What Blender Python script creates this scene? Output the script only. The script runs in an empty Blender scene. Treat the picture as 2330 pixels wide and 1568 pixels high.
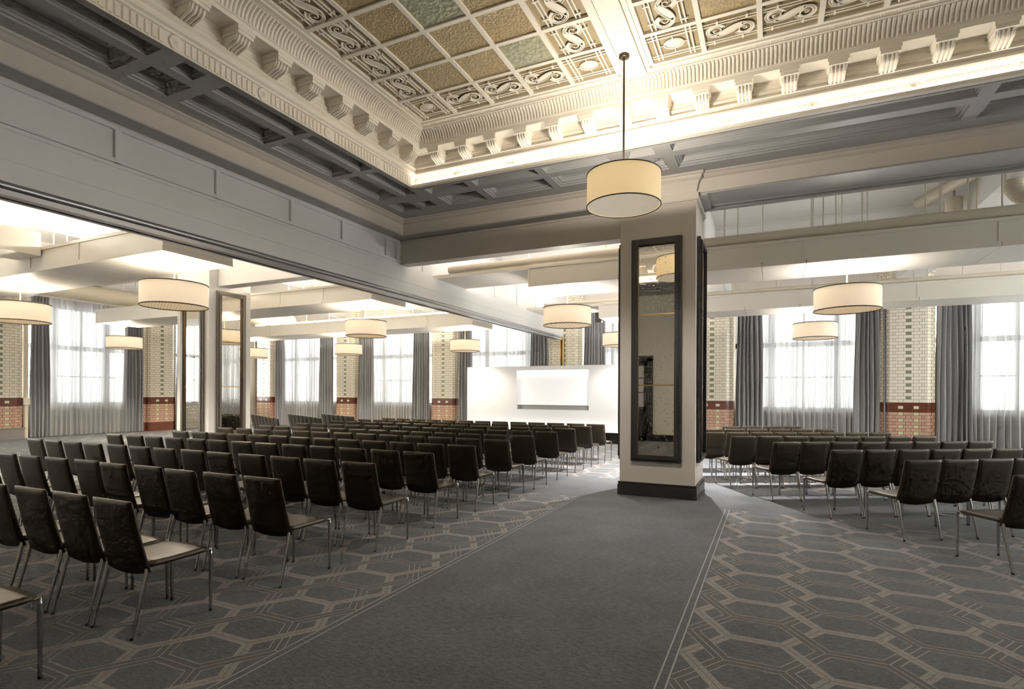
import bpy, math, random
from math import sin, cos, pi, sqrt, atan2
from mathutils import Vector, Matrix, Euler
random.seed(7)
C = bpy.context.scene.collection
sc = bpy.context.scene

# ------------------------------------------------------------------ mesh builder
class MB:
    def __init__(s):
        s.v = []; s.f = []; s.sm = []
    def add(s, vs, fs, smooth=False):
        o = len(s.v)
        s.v += [tuple(p) for p in vs]
        for f in fs:
            s.f.append(tuple(i + o for i in f)); s.sm.append(smooth)
        return s
    def box(s, x0, x1, y0, y1, z0, z1):
        if x0 > x1: x0, x1 = x1, x0
        if y0 > y1: y0, y1 = y1, y0
        if z0 > z1: z0, z1 = z1, z0
        return s.add([(x0,y0,z0),(x1,y0,z0),(x1,y1,z0),(x0,y1,z0),(x0,y0,z1),(x1,y0,z1),(x1,y1,z1),(x0,y1,z1)],
              [(0,3,2,1),(4,5,6,7),(0,1,5,4),(1,2,6,5),(2,3,7,6),(3,0,4,7)])
    def cyl(s, p0, p1, r0, r1=None, n=12, caps=True):
        if r1 is None: r1 = r0
        p0 = Vector(p0); p1 = Vector(p1); d = (p1 - p0).normalized()
        a = d.orthogonal().normalized(); b = d.cross(a)
        vs = []
        for p, r in ((p0, r0), (p1, r1)):
            for k in range(n):
                t = 2*pi*k/n
                vs.append(p + a*(r*cos(t)) + b*(r*sin(t)))
        s.add(vs, [(k, (k+1)%n, n+(k+1)%n, n+k) for k in range(n)], True)
        if caps: s.add(vs, [tuple(range(n-1,-1,-1)), tuple(range(n, 2*n))])
        return s
    def tube(s, pts, r, n=6, caps=True, closed=False):
        pts = [Vector(p) for p in pts]; m = len(pts); vs = []
        up = None
        for i, p in enumerate(pts):
            if closed: d = pts[(i+1)%m] - pts[i-1]
            else: d = pts[min(i+1,m-1)] - pts[max(i-1,0)]
            d.normalize()
            if up is None: a = d.orthogonal().normalized()
            else:
                a = up - d*up.dot(d)
                a = a.normalized() if a.length > 1e-6 else d.orthogonal().normalized()
            up = a; b = d.cross(a)
            rr = r[i] if isinstance(r, (list, tuple)) else r
            for k in range(n):
                t = 2*pi*k/n
                vs.append(p + a*(rr*cos(t)) + b*(rr*sin(t)))
        fs = []
        for i in range(m if closed else m-1):
            j = (i+1) % m
            for k in range(n):
                fs.append((i*n+k, i*n+(k+1)%n, j*n+(k+1)%n, j*n+k))
        s.add(vs, fs, True)
        if caps and not closed:
            s.add(vs[:n], [tuple(range(n-1,-1,-1))]); s.add(vs[-n:], [tuple(range(n))])
        return s
    def lathe(s, prof, c=(0,0,0), n=32, smooth=True):
        vs = []; m = len(prof)
        for r, z in prof:
            for k in range(n):
                t = 2*pi*k/n
                vs.append((c[0]+r*cos(t), c[1]+r*sin(t), c[2]+z))
        fs = []
        for i in range(m-1):
            for k in range(n):
                fs.append((i*n+k, i*n+(k+1)%n, (i+1)*n+(k+1)%n, (i+1)*n+k))
        return s.add(vs, fs, smooth)
    def prism(s, poly, axis, a0, a1, smooth=False):
        # poly: list of 2D pts in the two other axes
        def P(u, w, a):
            return (a,u,w) if axis == 'x' else ((u,a,w) if axis == 'y' else (u,w,a))
        n = len(poly)
        vs = [P(u,w,a0) for u,w in poly] + [P(u,w,a1) for u,w in poly]
        fs = [(k,(k+1)%n,n+(k+1)%n,n+k) for k in range(n)]
        s.add(vs, fs, smooth)
        s.add(vs, [tuple(range(n-1,-1,-1)), tuple(range(n,2*n))])
        return s
    def build(s, name, mat, parent=None, loc=None):
        me = bpy.data.meshes.new(name)
        me.from_pydata(s.v, [], s.f)
        me.polygons.foreach_set('use_smooth', s.sm)
        me.materials.append(mat)
        me.update()
        o = bpy.data.objects.new(name, me); C.objects.link(o)
        if parent is not None: o.parent = parent
        if loc is not None: o.location = loc
        return o

def tag(o, label=None, cat=None, group=None, kind=None):
    if label: o['label'] = label
    if cat: o['category'] = cat
    if group: o['group'] = group
    if kind: o['kind'] = kind
    return o
def empty(name, loc=(0,0,0), rz=0.0):
    o = bpy.data.objects.new(name, None); C.objects.link(o)
    o.location = loc; o.rotation_euler = (0,0,rz); o.empty_display_size = .1
    return o
def struct(o): return tag(o, kind='structure')
KIDS = {}
def copy_tree(o, parent=None):
    c = o.copy(); C.objects.link(c)
    if parent is not None: c.parent = parent
    for ch in list(o.children):
        copy_tree(ch, c)
    return c

# ------------------------------------------------------------------ materials
def new_mat(name):
    m = bpy.data.materials.new(name); m.use_nodes = True
    nt = m.node_tree
    return m, nt, nt.nodes['Principled BSDF']
def mat(name, col, rough=.5, metal=0., spec=.5, noise=0., nscale=8., bump=0., bscale=60., emit=None, estr=0., coat=0.):
    m, nt, b = new_mat(name)
    b.inputs['Base Color'].default_value = (*col, 1)
    b.inputs['Roughness'].default_value = rough
    b.inputs['Metallic'].default_value = metal
    b.inputs['Specular IOR Level'].default_value = spec
    if coat:
        b.inputs['Coat Weight'].default_value = coat; b.inputs['Coat Roughness'].default_value = .25
    if emit:
        b.inputs['Emission Color'].default_value = (*emit, 1); b.inputs['Emission Strength'].default_value = estr
    if noise or bump:
        g = nt.nodes.new('ShaderNodeNewGeometry')
    if noise:
        n = nt.nodes.new('ShaderNodeTexNoise'); n.inputs['Scale'].default_value = nscale; n.inputs['Detail'].default_value = 3
        nt.links.new(g.outputs['Position'], n.inputs['Vector'])
        mx = nt.nodes.new('ShaderNodeMix'); mx.data_type = 'RGBA'
        nt.links.new(n.outputs['Fac'], mx.inputs['Factor'])
        mx.inputs['A'].default_value = (*[c*(1-noise) for c in col],1)
        mx.inputs['B'].default_value = (*[min(1,c*(1+noise)) for c in col],1)
        nt.links.new(mx.outputs['Result'], b.inputs['Base Color'])
    if bump:
        n2 = nt.nodes.new('ShaderNodeTexNoise'); n2.inputs['Scale'].default_value = bscale
        nt.links.new(g.outputs['Position'], n2.inputs['Vector'])
        bp = nt.nodes.new('ShaderNodeBump'); bp.inputs['Strength'].default_value = bump; bp.inputs['Distance'].default_value = .02
        nt.links.new(n2.outputs['Fac'], bp.inputs['Height'])
        nt.links.new(bp.outputs['Normal'], b.inputs['Normal'])
    return m

class NG:  # tiny node-math helper
    def __init__(s, nt): s.nt = nt
    def _in(s, n, i, x):
        if hasattr(x, 'is_output') or isinstance(x, bpy.types.NodeSocket): s.nt.links.new(x, n.inputs[i])
        else: n.inputs[i].default_value = x
    def m(s, op, a, b=0., c=0.):
        n = s.nt.nodes.new('ShaderNodeMath'); n.operation = op
        s._in(n,0,a); s._in(n,1,b); s._in(n,2,c)
        return n.outputs[0]
    def add(s,a,b): return s.m('ADD',a,b)
    def sub(s,a,b): return s.m('SUBTRACT',a,b)
    def mul(s,a,b): return s.m('MULTIPLY',a,b)
    def abs(s,a): return s.m('ABSOLUTE',a)
    def lt(s,a,b): return s.m('LESS_THAN',a,b)
    def gt(s,a,b): return s.m('GREATER_THAN',a,b)
    def mx(s,a,b): return s.m('MAXIMUM',a,b)
    def mn(s,a,b): return s.m('MINIMUM',a,b)
    def floor(s,a): return s.m('FLOOR',a)
    def fmod(s,a,b): return s.m('FLOORED_MODULO',a,b)
    def mix(s,f,A,B):
        n = s.nt.nodes.new('ShaderNodeMix'); n.data_type='RGBA'
        s._in(n,0,f)
        for k,x in ((6,A),(7,B)):
            if isinstance(x, tuple): n.inputs[k].default_value = (*x[:3],1)
            else: s.nt.links.new(x, n.inputs[k])
        return n.outputs[2]

M = {}
M['cream']   = mat('cream_plaster', (.80,.745,.65), .6, noise=.03, nscale=3)
M['white']   = mat('white_paint', (.85,.83,.80), .55, noise=.02, nscale=2)
M['raft']    = mat('raft_paint', (.88,.83,.745), .45, noise=.02, nscale=2)
M['header']  = mat('header_paint', (.80,.795,.785), .5, noise=.02, nscale=2)
M['stone']   = mat('beige_paint', (.66,.60,.535), .6, noise=.03, nscale=4)
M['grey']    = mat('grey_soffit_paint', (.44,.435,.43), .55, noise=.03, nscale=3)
M['charcoal']= mat('charcoal_paint', (.040,.038,.036), .38, noise=.1, nscale=10)
M['bronze']  = mat('grey_bronze_frame', (.17,.15,.125), .35, metal=.3)
M['brass']   = mat('brass', (.62,.42,.16), .3, metal=1)
M['palebrass'] = mat('pale_brass', (.52,.43,.30), .4, metal=.7)
M['rod']     = mat('cream_rod', (.82,.76,.62), .4)
M['bronze_rod']= mat('dark_bronze_rod', (.11,.085,.055), .35, metal=.8)
M['chrome']  = mat('chrome', (.44,.435,.43), .18, metal=1)
M['black']   = mat('black_rubber', (.012,.012,.012), .5)
M['leather'] = mat('taupe_leather', (.025,.020,.0155), .42, spec=.5, noise=.12, nscale=30, coat=.2)
for _k in ('Coat Tint','Specular Tint'): M['leather'].node_tree.nodes['Principled BSDF'].inputs[_k].default_value=(1,.86,.66,1)
M['curtain'] = mat('grey_curtain_cloth', (.36,.36,.372), .85, spec=.2, noise=.15, nscale=20)
M['rim']     = mat('dark_rim', (.06,.045,.03), .4)
M['stagewhite'] = mat('glow_tinted_stage_panel', (.55,.55,.55), .35, emit=(1,1,1), estr=.10)  # faint emission put into the panel to lift its brightness, no lamp behind
M['stagegrey']  = mat('stage_grey', (.30,.30,.30), .5)
M['blackgloss'] = mat('black_plinth', (.012,.012,.012), .25)
M['frame']   = mat('window_frame_paint', (.55,.55,.54), .5)
M['pipe']    = mat('duct_paint', (.78,.71,.58), .45)
M['aluminium'] = mat('aluminium_track', (.42,.42,.43), .32, metal=.8)
M['skirt']   = mat('skirting_grey', (.22,.20,.19), .5)
M['led']     = mat('led_strip_light', (1,1,1), .5, emit=(1.0,.95,.86), estr=10.)
M['led_near'] = mat('led_strip_light_near', (1,1,1), .5, emit=(1.0,.95,.86), estr=44.)
M['led2']    = mat('led_strip_cool', (1,1,1), .5, emit=(1.0,.97,.95), estr=11.)
M['uplight'] = mat('fluorescent_tube', (1,1,1), .5, emit=(1.0,.91,.76), estr=31.)
M['uplight_white'] = mat('white_fluorescent_tube', (1,1,1), .5, emit=(1.0,.95,.88), estr=32.)
M['grille']  = mat('diffuser_grille', (.25,.20,.13), .6)
M['amberback']= mat('amber_panel_glass', (.36,.29,.17), .45, noise=.12, nscale=30, bump=.25, bscale=90)

def pane_mat(name, col, sc_, rough):
    m, nt, b = new_mat(name); g = NG(nt)
    geo = nt.nodes.new('ShaderNodeNewGeometry')
    v = nt.nodes.new('ShaderNodeTexVoronoi'); v.inputs['Scale'].default_value = sc_; v.feature='SMOOTH_F1'
    nt.links.new(geo.outputs['Position'], v.inputs['Vector'])
    n = nt.nodes.new('ShaderNodeTexNoise'); n.inputs['Scale'].default_value = sc_*1.3
    nt.links.new(geo.outputs['Position'], n.inputs['Vector'])
    h = g.add(v.outputs['Distance'], n.outputs['Fac'])
    bp = nt.nodes.new('ShaderNodeBump'); bp.inputs['Strength'].default_value=.5; bp.inputs['Distance'].default_value=.02
    nt.links.new(h, bp.inputs['Height']); nt.links.new(bp.outputs['Normal'], b.inputs['Normal'])
    c2 = g.mix(v.outputs['Distance'], tuple(x*.8 for x in col), tuple(min(1,x*1.3) for x in col))
    nt.links.new(c2, b.inputs['Base Color'])
    b.inputs['Roughness'].default_value = rough; b.inputs['Specular IOR Level'].default_value=.9
    return m
M['amber'] = pane_mat('amber_hammered_glass', (.40,.31,.17), 38, .25)
M['sage']  = pane_mat('green_hammered_glass', (.34,.34,.235), 20, .2)

# lamp shades: lit fabric
def shade_mat(name, col, emc, st):
    m, nt, b = new_mat(name); g = NG(nt)
    geo = nt.nodes.new('ShaderNodeTexCoord')
    mp = nt.nodes.new('ShaderNodeMapping'); mp.inputs['Scale'].default_value=(40,40,6)
    nt.links.new(geo.outputs['Object'], mp.inputs['Vector'])
    n = nt.nodes.new('ShaderNodeTexNoise'); n.inputs['Scale'].default_value=4
    nt.links.new(mp.outputs['Vector'], n.inputs['Vector'])
    e = g.mix(n.outputs['Fac'], tuple(x*.9 for x in emc), tuple(x*1.1 for x in emc))
    b.inputs['Base Color'].default_value=(*col,1); b.inputs['Roughness'].default_value=.8
    nt.links.new(e, b.inputs['Emission Color']); b.inputs['Emission Strength'].default_value=st
    return m
M['shade_near'] = shade_mat('near_lamp_shade_linen', (.72,.62,.42), (1,.72,.36), .27)
M['shade'] = shade_mat('lamp_shade_linen', (.70,.62,.51), (1,.76,.52), .29)
M['diff_near'] = mat('near_lamp_diffuser', (.62,.58,.52), .6, emit=(1,.84,.62), estr=.2)
def lattice_mat():
    m, nt, b = new_mat('pierced_lamp_diffuser'); g = NG(nt)
    t = nt.nodes.new('ShaderNodeTexCoord'); s = nt.nodes.new('ShaderNodeSeparateXYZ')
    nt.links.new(t.outputs['Object'], s.inputs[0])
    k_=1/.088
    x=g.mul(s.outputs[0],k_); y=g.mul(s.outputs[1],k_)
    def hexd(ox,oy):
        a=g.abs(g.sub(g.fmod(g.add(x,ox),1.),.5)); b2=g.abs(g.sub(g.fmod(g.add(y,oy),1.732),.866))
        return g.mx(a, g.add(g.mul(a,.5), g.mul(b2,.866)))
    d = g.mn(hexd(0.,0.), hexd(.5,.866))
    k = g.gt(d, .435)
    col = g.mix(k, (.62,.5,.33), (.05,.04,.03))
    nt.links.new(col, b.inputs['Base Color'])
    e = g.mix(k, (1,.72,.4), (.02,.015,.01))
    nt.links.new(e, b.inputs['Emission Color']); b.inputs['Emission Strength'].default_value=.28
    return m
M['lattice'] = lattice_mat()

# antique mirror
def mirror_mat():
    m, nt, b = new_mat('antique_mirror'); g = NG(nt)
    geo = nt.nodes.new('ShaderNodeNewGeometry')
    mp = nt.nodes.new('ShaderNodeMapping'); mp.inputs['Scale'].default_value=(1,1,1.8)
    nt.links.new(geo.outputs['Position'], mp.inputs['Vector'])
    n = nt.nodes.new('ShaderNodeTexNoise'); n.inputs['Scale'].default_value=24; n.inputs['Detail'].default_value=5
    nt.links.new(mp.outputs['Vector'], n.inputs['Vector'])
    k = g.m('SMOOTH_MIN', 1., g.mx(0., g.mul(g.sub(n.outputs['Fac'], .595), 8.)), .05)
    col = g.mix(k, (.86,.83,.76), (.50,.52,.56))
    nt.links.new(col, b.inputs['Base Color'])
    b.inputs['Metallic'].default_value=1.
    r = g.add(.02, g.mul(k, .35)); nt.links.new(r, b.inputs['Roughness'])
    return m
M['mirror'] = mirror_mat()

# sheer curtain: woven, half see-through
def sheer_mat():
    m = bpy.data.materials.new('white_sheer_voile'); m.use_nodes=True; nt=m.node_tree; nt.nodes.clear()
    out = nt.nodes.new('ShaderNodeOutputMaterial')
    d = nt.nodes.new('ShaderNodeBsdfDiffuse'); d.inputs[0].default_value=(.74,.73,.72,1)
    t = nt.nodes.new('ShaderNodeBsdfTranslucent'); t.inputs[0].default_value=(.27,.273,.28,1)
    tr = nt.nodes.new('ShaderNodeBsdfTransparent')
    a = nt.nodes.new('ShaderNodeMixShader'); a.inputs[0].default_value=.5
    lw = nt.nodes.new('ShaderNodeLayerWeight'); lw.inputs[0].default_value=.5
    mr = nt.nodes.new('ShaderNodeMapRange'); mr.inputs[1].default_value=.1; mr.inputs[2].default_value=.85; mr.inputs[3].default_value=.945; mr.inputs[4].default_value=.997
    nt.links.new(lw.outputs['Facing'], mr.inputs[0])
    nt.links.new(d.outputs[0], a.inputs[1]); nt.links.new(t.outputs[0], a.inputs[2])
    geo = nt.nodes.new('ShaderNodeNewGeometry'); sp_ = nt.nodes.new('ShaderNodeSeparateXYZ'); nt.links.new(geo.outputs['Position'], sp_.inputs[0])
    g = NG(nt); co_s = g.add(sp_.outputs[0], g.mul(sp_.outputs[1], .97)); wv = g.add(co_s, g.mul(g.m('SINE', g.mul(sp_.outputs[2], 1.3)), .012))
    cx_ = nt.nodes.new('ShaderNodeCombineXYZ'); nt.links.new(wv, cx_.inputs[0])
    nz = nt.nodes.new('ShaderNodeTexNoise'); nz.inputs['Scale'].default_value=9.; nz.inputs['Detail'].default_value=3.; nt.links.new(cx_.outputs[0], nz.inputs['Vector'])
    nl = nt.nodes.new('ShaderNodeTexNoise'); nl.inputs['Scale'].default_value=1.7; nt.links.new(cx_.outputs[0], nl.inputs['Vector'])
    f_ = g.m('MINIMUM', 1., g.mx(0., g.add(g.mul(g.sub(nz.outputs['Fac'],.42),3.2), g.mul(g.sub(nl.outputs['Fac'],.40),2.6))))
    tc = g.mix(f_, (.11,.112,.118), (.30,.30,.302)); nt.links.new(tc, t.inputs[0])  # darker stripes put fold shading into the cloth colour
    b = nt.nodes.new('ShaderNodeMixShader'); nt.links.new(mr.outputs[0], b.inputs[0])
    nt.links.new(tr.outputs[0], b.inputs[1]); nt.links.new(a.outputs[0], b.inputs[2])
    nt.links.new(b.outputs[0], out.inputs[0])
    return m
M['sheer'] = sheer_mat()
def pane_glass():
    m = bpy.data.materials.new('window_glass'); m.use_nodes=True; nt=m.node_tree; nt.nodes.clear()
    out = nt.nodes.new('ShaderNodeOutputMaterial')
    gl = nt.nodes.new('ShaderNodeBsdfGlossy'); gl.inputs['Roughness'].default_value=.02
    tr = nt.nodes.new('ShaderNodeBsdfTransparent'); tr.inputs[0].default_value=(.95,.97,.97,1)
    b = nt.nodes.new('ShaderNodeMixShader'); b.inputs[0].default_value=.06
    nt.links.new(tr.outputs[0], b.inputs[1]); nt.links.new(gl.outputs[0], b.inputs[2]); nt.links.new(b.outputs[0], out.inputs[0])
    return m
M['glass'] = pane_glass()

# carpet
def carpet_mat():
    m, nt, b = new_mat('hexagon_carpet'); g = NG(nt)
    geo = nt.nodes.new('ShaderNodeNewGeometry'); s = nt.nodes.new('ShaderNodeSeparateXYZ')
    nt.links.new(geo.outputs['Position'], s.inputs[0])
    X, Y = s.outputs[0], s.outputs[1]
    # yarn streaks
    mp = nt.nodes.new('ShaderNodeMapping'); mp.inputs['Rotation'].default_value=(0,0,.5); mp.inputs['Scale'].default_value=(18,70,1)
    nt.links.new(geo.outputs['Position'], mp.inputs['Vector'])
    n = nt.nodes.new('ShaderNodeTexNoise'); n.inputs['Scale'].default_value=1.; n.inputs['Detail'].default_value=3; n.inputs['Roughness'].default_value=.65
    nt.links.new(mp.outputs['Vector'], n.inputs['Vector'])
    n2 = nt.nodes.new('ShaderNodeTexNoise'); n2.inputs['Scale'].default_value=2.2; n2.inputs['Detail'].default_value=2
    nt.links.new(geo.outputs['Position'], n2.inputs['Vector'])
    n3 = nt.nodes.new('ShaderNodeTexNoise'); n3.inputs['Scale'].default_value=3.1; n3.inputs['Detail'].default_value=2; n3.inputs['Roughness'].default_value=.7
    nt.links.new(mp.outputs['Vector'], n3.inputs['Vector'])
    ns = g.m('MINIMUM',1.,g.mx(0., g.add(.5, g.add(g.mul(g.sub(n.outputs['Fac'],.5),1.3), g.add(g.mul(g.sub(n2.outputs['Fac'],.5),.45), g.mul(g.sub(n3.outputs['Fac'],.5),1.5))))))
    # wobble edges a little
    wob = g.mul(g.sub(ns, .5), .006)
    ax = g.abs(g.add(X, 1.58))
    px = g.sub(ax, 1.495)
    Ym = g.sub(8.88, g.abs(g.sub(Y, 8.88)))
    def lat(py):
        xr = g.sub(g.fmod(g.add(px,.545),1.09), .545); yr = g.sub(g.fmod(g.add(py,.35),.70), .35)
        x = g.abs(xr); y = g.abs(yr)
        d0 = g.mx(y, g.sub(x,.16)); d1 = g.mx(g.sub(.35,y), g.sub(.385,x))
        dd = g.abs(g.sub(g.mul(g.sub(x,.2725),.8413), g.mul(g.sub(y,.175),.5409)))
        dg = g.mx(dd, g.mx(g.sub(.15,x), g.sub(x,.395)))
        d = g.add(g.mn(g.mn(d0,d1),dg), wob)
        back = g.lt(g.mul(xr,yr), 0.)
        isd = g.mul(back, g.lt(dg, g.mn(d0,d1)))
        return d, isd
    py = g.sub(Ym, .285)
    db, _ = lat(py); dk, slash = lat(g.sub(Ym, .285+.35))
    region = g.mul(g.gt(ax, 1.088), g.gt(g.abs(g.sub(Y,8.88)), .98))
    base = g.mix(ns, (.022,.024,.027), (.158,.166,.178))
    beige = g.mix(ns, (.13,.118,.109), (.355,.322,.30))
    line = (.31,.29,.268)
    brown = g.mix(ns, (.05,.049,.048), (.14,.134,.127))
    bm = g.mul(g.lt(db,.036), region)
    bl = g.mul(g.lt(db,.0035), region)
    km = g.mul(g.lt(dk,.044), region)
    kl = g.mul(g.mx(g.lt(dk,.003), g.lt(g.abs(g.sub(dk,.044)),.003)), region)
    c = g.mix(km, base, brown); c = g.mix(kl, c, line)
    c = g.mix(bm, c, beige); c = g.mix(bl, c, (.13,.118,.105))
    c = g.mix(g.mul(km,slash), c, brown); c = g.mix(g.mul(kl,slash), c, line)
    # border lines
    inY = g.gt(g.abs(g.sub(Y,8.88)), .95)
    b1 = g.mul(g.mx(g.lt(g.abs(g.sub(ax,1.028)),.0045), g.lt(g.abs(g.sub(ax,1.080)),.0045)), inY)
    c = g.mix(b1, c, (.36,.345,.33))
    nt.links.new(c, b.inputs['Base Color'])
    b.inputs['Roughness'].default_value=.95; b.inputs['Specular IOR Level'].default_value=.1
    b.inputs['Sheen Weight'].default_value=.15
    return m
M['carpet'] = carpet_mat()

# glazed brick, object coordinates: x across, z up (front face at local -y)
def brick_mat():
    m, nt, b = new_mat('glazed_brick'); g = NG(nt)
    t = nt.nodes.new('ShaderNodeTexCoord'); s = nt.nodes.new('ShaderNodeSeparateXYZ')
    nt.links.new(t.outputs['Object'], s.inputs[0])
    nrm = nt.nodes.new('ShaderNodeSeparateXYZ'); nt.links.new(t.outputs['Normal'], nrm.inputs[0])
    side = g.gt(g.abs(nrm.outputs[0]), .7)
    x = g.abs(s.outputs[0]); ysd = g.abs(g.sub(g.abs(s.outputs[1]), .1)); z = s.outputs[2]
    u = g.add(g.mul(x, g.sub(1.,side)), g.mul(g.add(ysd,.5), side))
    zz = g.mul(g.sub(z,1.335), 1/.09)
    c = g.floor(zz); fz = g.sub(zz, c)
    odd = g.fmod(c, 2.)
    def joints(js):
        d = None
        for j in js:
            e = g.abs(g.sub(u, j)); d = e if d is None else g.mn(d, e)
        return d
    dA = joints((.0627,.309,.36,.62)); dB = joints((.116,.243,.56,.68))
    d = g.add(g.mul(dA, odd), g.mul(dB, g.sub(1.,odd)))
    jv = g.lt(d, .005); jh = g.mx(g.lt(fz,.055), g.gt(fz,.945))
    joint = g.mx(jv, jh)
    geo = nt.nodes.new('ShaderNodeNewGeometry')
    n = nt.nodes.new('ShaderNodeTexNoise'); n.inputs['Scale'].default_value=6.
    nt.links.new(geo.outputs['Position'], n.inputs['Vector'])
    cream = g.mix(n.outputs['Fac'], (.79,.72,.58), (.88,.83,.71))
    grn = (.235,.245,.165)
    front = g.sub(1.,side)
    isg = g.mul(g.mul(g.mul(odd, g.lt(u,.0627)), g.gt(c,.5)), front)
    col = g.mix(isg, cream, grn)
    head = g.mul(g.gt(u,.116), g.lt(u,.243))
    band = g.mul(g.lt(c,-.5), g.gt(c,-3.5))
    bandc = g.mix(n.outputs['Fac'], (.085,.025,.014), (.17,.05,.026))
    bh = g.mul(head, g.mul(g.lt(c,-1.5), g.gt(c,-2.5)))
    bandc = g.mix(bh, bandc, (.66,.62,.46))
    low = g.lt(c,-3.5)
    lowc = g.mix(n.outputs['Fac'], (.42,.255,.18), (.58,.37,.27))
    lh = g.mul(head, g.sub(1.,odd)); 
    lowc = g.mix(lh, lowc, (.55,.55,.34))
    bot = g.lt(c,-11.5)
    lowc = g.mix(bot, lowc, (.15,.05,.03))
    col = g.mix(band, col, bandc); col = g.mix(low, col, lowc)
    jc = g.mix(g.mx(band,low), (.30,.26,.19), (.06,.03,.02))
    col = g.mix(joint, col, jc)
    nt.links.new(col, b.inputs['Base Color'])
    b.inputs['Roughness'].default_value=.22
    bp = nt.nodes.new('ShaderNodeBump'); bp.inputs['Strength'].default_value=.35; bp.inputs['Distance'].default_value=.01
    nt.links.new(g.sub(1.,joint), bp.inputs['Height']); nt.links.new(bp.outputs['Normal'], b.inputs['Normal'])
    return m
M['brick'] = brick_mat()

# ------------------------------------------------------------------ the room shell
XL, XR, YF, YB, ZC = -22.5, 9.0, -1.5, 19.0, 5.3
struct(MB().box(XL-.3, XR+.3, YF-.3, YB+.6, -.2, 0).build('floor', M['carpet']))

# ceiling: flat service ceiling over the side bays and the tall ornate ceiling of the middle bay
WX0, WX1, WY0, WY1 = -5.1, 7.5, .6, 7.19       # plan of the raised well
cb = MB()
cb.box(XL-.3, -6.5, YF-.3, YB+.6, ZC, ZC+.45)
cb.box(-6.5, XR+.3, 9.0, YB+.6, ZC, ZC+.45)
cb.box(-6.5, XR+.3, YF-.3, 9.0, 5.5, 5.75)
ceiling = struct(cb.build('ceiling', M['white']))

# walls with window openings
SILL, HEAD = 1.05, 4.55
bays = [(-21.25,-17.55), (-16.1,-12.45), (-11.1,-7.35), (-6.05,-2.35), (-1.05,2.85), (4.05,7.9)]
wb = MB(); xs = [XL-.3] + [v for p in bays for v in p] + [XR+.3]
for i in range(0, len(xs), 2): wb.box(xs[i], xs[i+1], YB, YB+.45, 0, ZC)
for a, b_ in bays:
    wb.box(a, b_, YB, YB+.45, 0, SILL); wb.box(a, b_, YB, YB+.45, HEAD, ZC)
wall_back = struct(wb.build('wall_back', M['stone']))
lbays = [(-.9,3.0), (4.6,8.1), (9.6,13.2), (14.8,18.3)]
wl = MB(); ys = [YF-.3] + [v for p in lbays for v in p] + [YB+.6]
for i in range(0, len(ys), 2): wl.box(XL-.45, XL, ys[i], ys[i+1], 0, ZC)
for a, b_ in lbays:
    wl.box(XL-.45, XL, a, b_, 0, SILL); wl.box(XL-.45, XL, a, b_, HEAD, ZC)
wall_left = struct(wl.build('wall_left', M['stone']))
rfill_bays=[(6.2,8.2),(9.6,13.4),(14.6,18.2)]  # unseen window openings, added to let in fill light from the right
wr=MB(); ys=[YF-.3]+[v for p in rfill_bays for v in p]+[YB+.6]
for i in range(0,len(ys),2): wr.box(XR,XR+.45,ys[i],ys[i+1],0,5.5)
for a,b_ in rfill_bays:
    wr.box(XR,XR+.45,a,b_,0,SILL); wr.box(XR,XR+.45,a,b_,HEAD,5.5)
struct(wr.build('wall_right', M['stone']))
wf = MB(); wf.box(XL-.3, -5.3, YF-.3, YF, 0, 5.5); wf.box(-3.55, XR+.3, YF-.3, YF, 0, 5.5); wf.box(-5.3, -3.55, YF-.3, YF, 2.65, 5.5)
struct(wf.build('wall_front', M['cream']))
# door behind the camera (seen in the pillar mirror)
d1 = MB()
d1.box(-5.3,-5.16,YF-.12,YF+.05,0,2.72); d1.box(-3.69,-3.5,YF-.12,YF+.05,0,2.72); d1.box(-5.3,-3.5,YF-.12,YF+.05,2.62,2.80)
for a, b_ in ((-5.16,-4.43),(-4.42,-3.69)):
    d1.box(a,a+.12,YF-.1,YF-.04,0,2.62); d1.box(b_-.12,b_,YF-.1,YF-.04,0,2.62)
    d1.box(a,b_,YF-.1,YF-.04,0,.3); d1.box(a,b_,YF-.1,YF-.04,.98,1.12); d1.box(a,b_,YF-.1,YF-.04,2.48,2.62)
    d1.box(a,b_,YF-.085,YF-.055,.3,.98); d1.box(a,b_,YF-.085,YF-.055,1.58,1.61); d1.box(a,b_,YF-.085,YF-.055,2.05,2.08)
door = struct(d1.build('door_1', M['charcoal']))
MB().box(-5.1,-3.75,YF-.078,YF-.066,1.12,2.48).build('door_pane', mat('frosted_door_glass',(.62,.62,.6),.3), door)
bfm = MB(); bfm.box(XL,-5.3,YF,YF+.03,0,.22); bfm.box(-3.5,XR,YF,YF+.03,0,.22)
struct(bfm.build('baseboard_front', M['charcoal']))
bl = MB(); bl.box(XL, XL+.5, 7.6, 9.45, 0, .36); bl.box(XL,XL+.52,7.6,9.47,.33,.37)
struct(bl.build('baseboard_left', M['skirt']))
bb = MB(); bb.box(XL, XR, YB-.03, YB, 0, .2); struct(bb.build('baseboard_back', M['skirt']))

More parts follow.
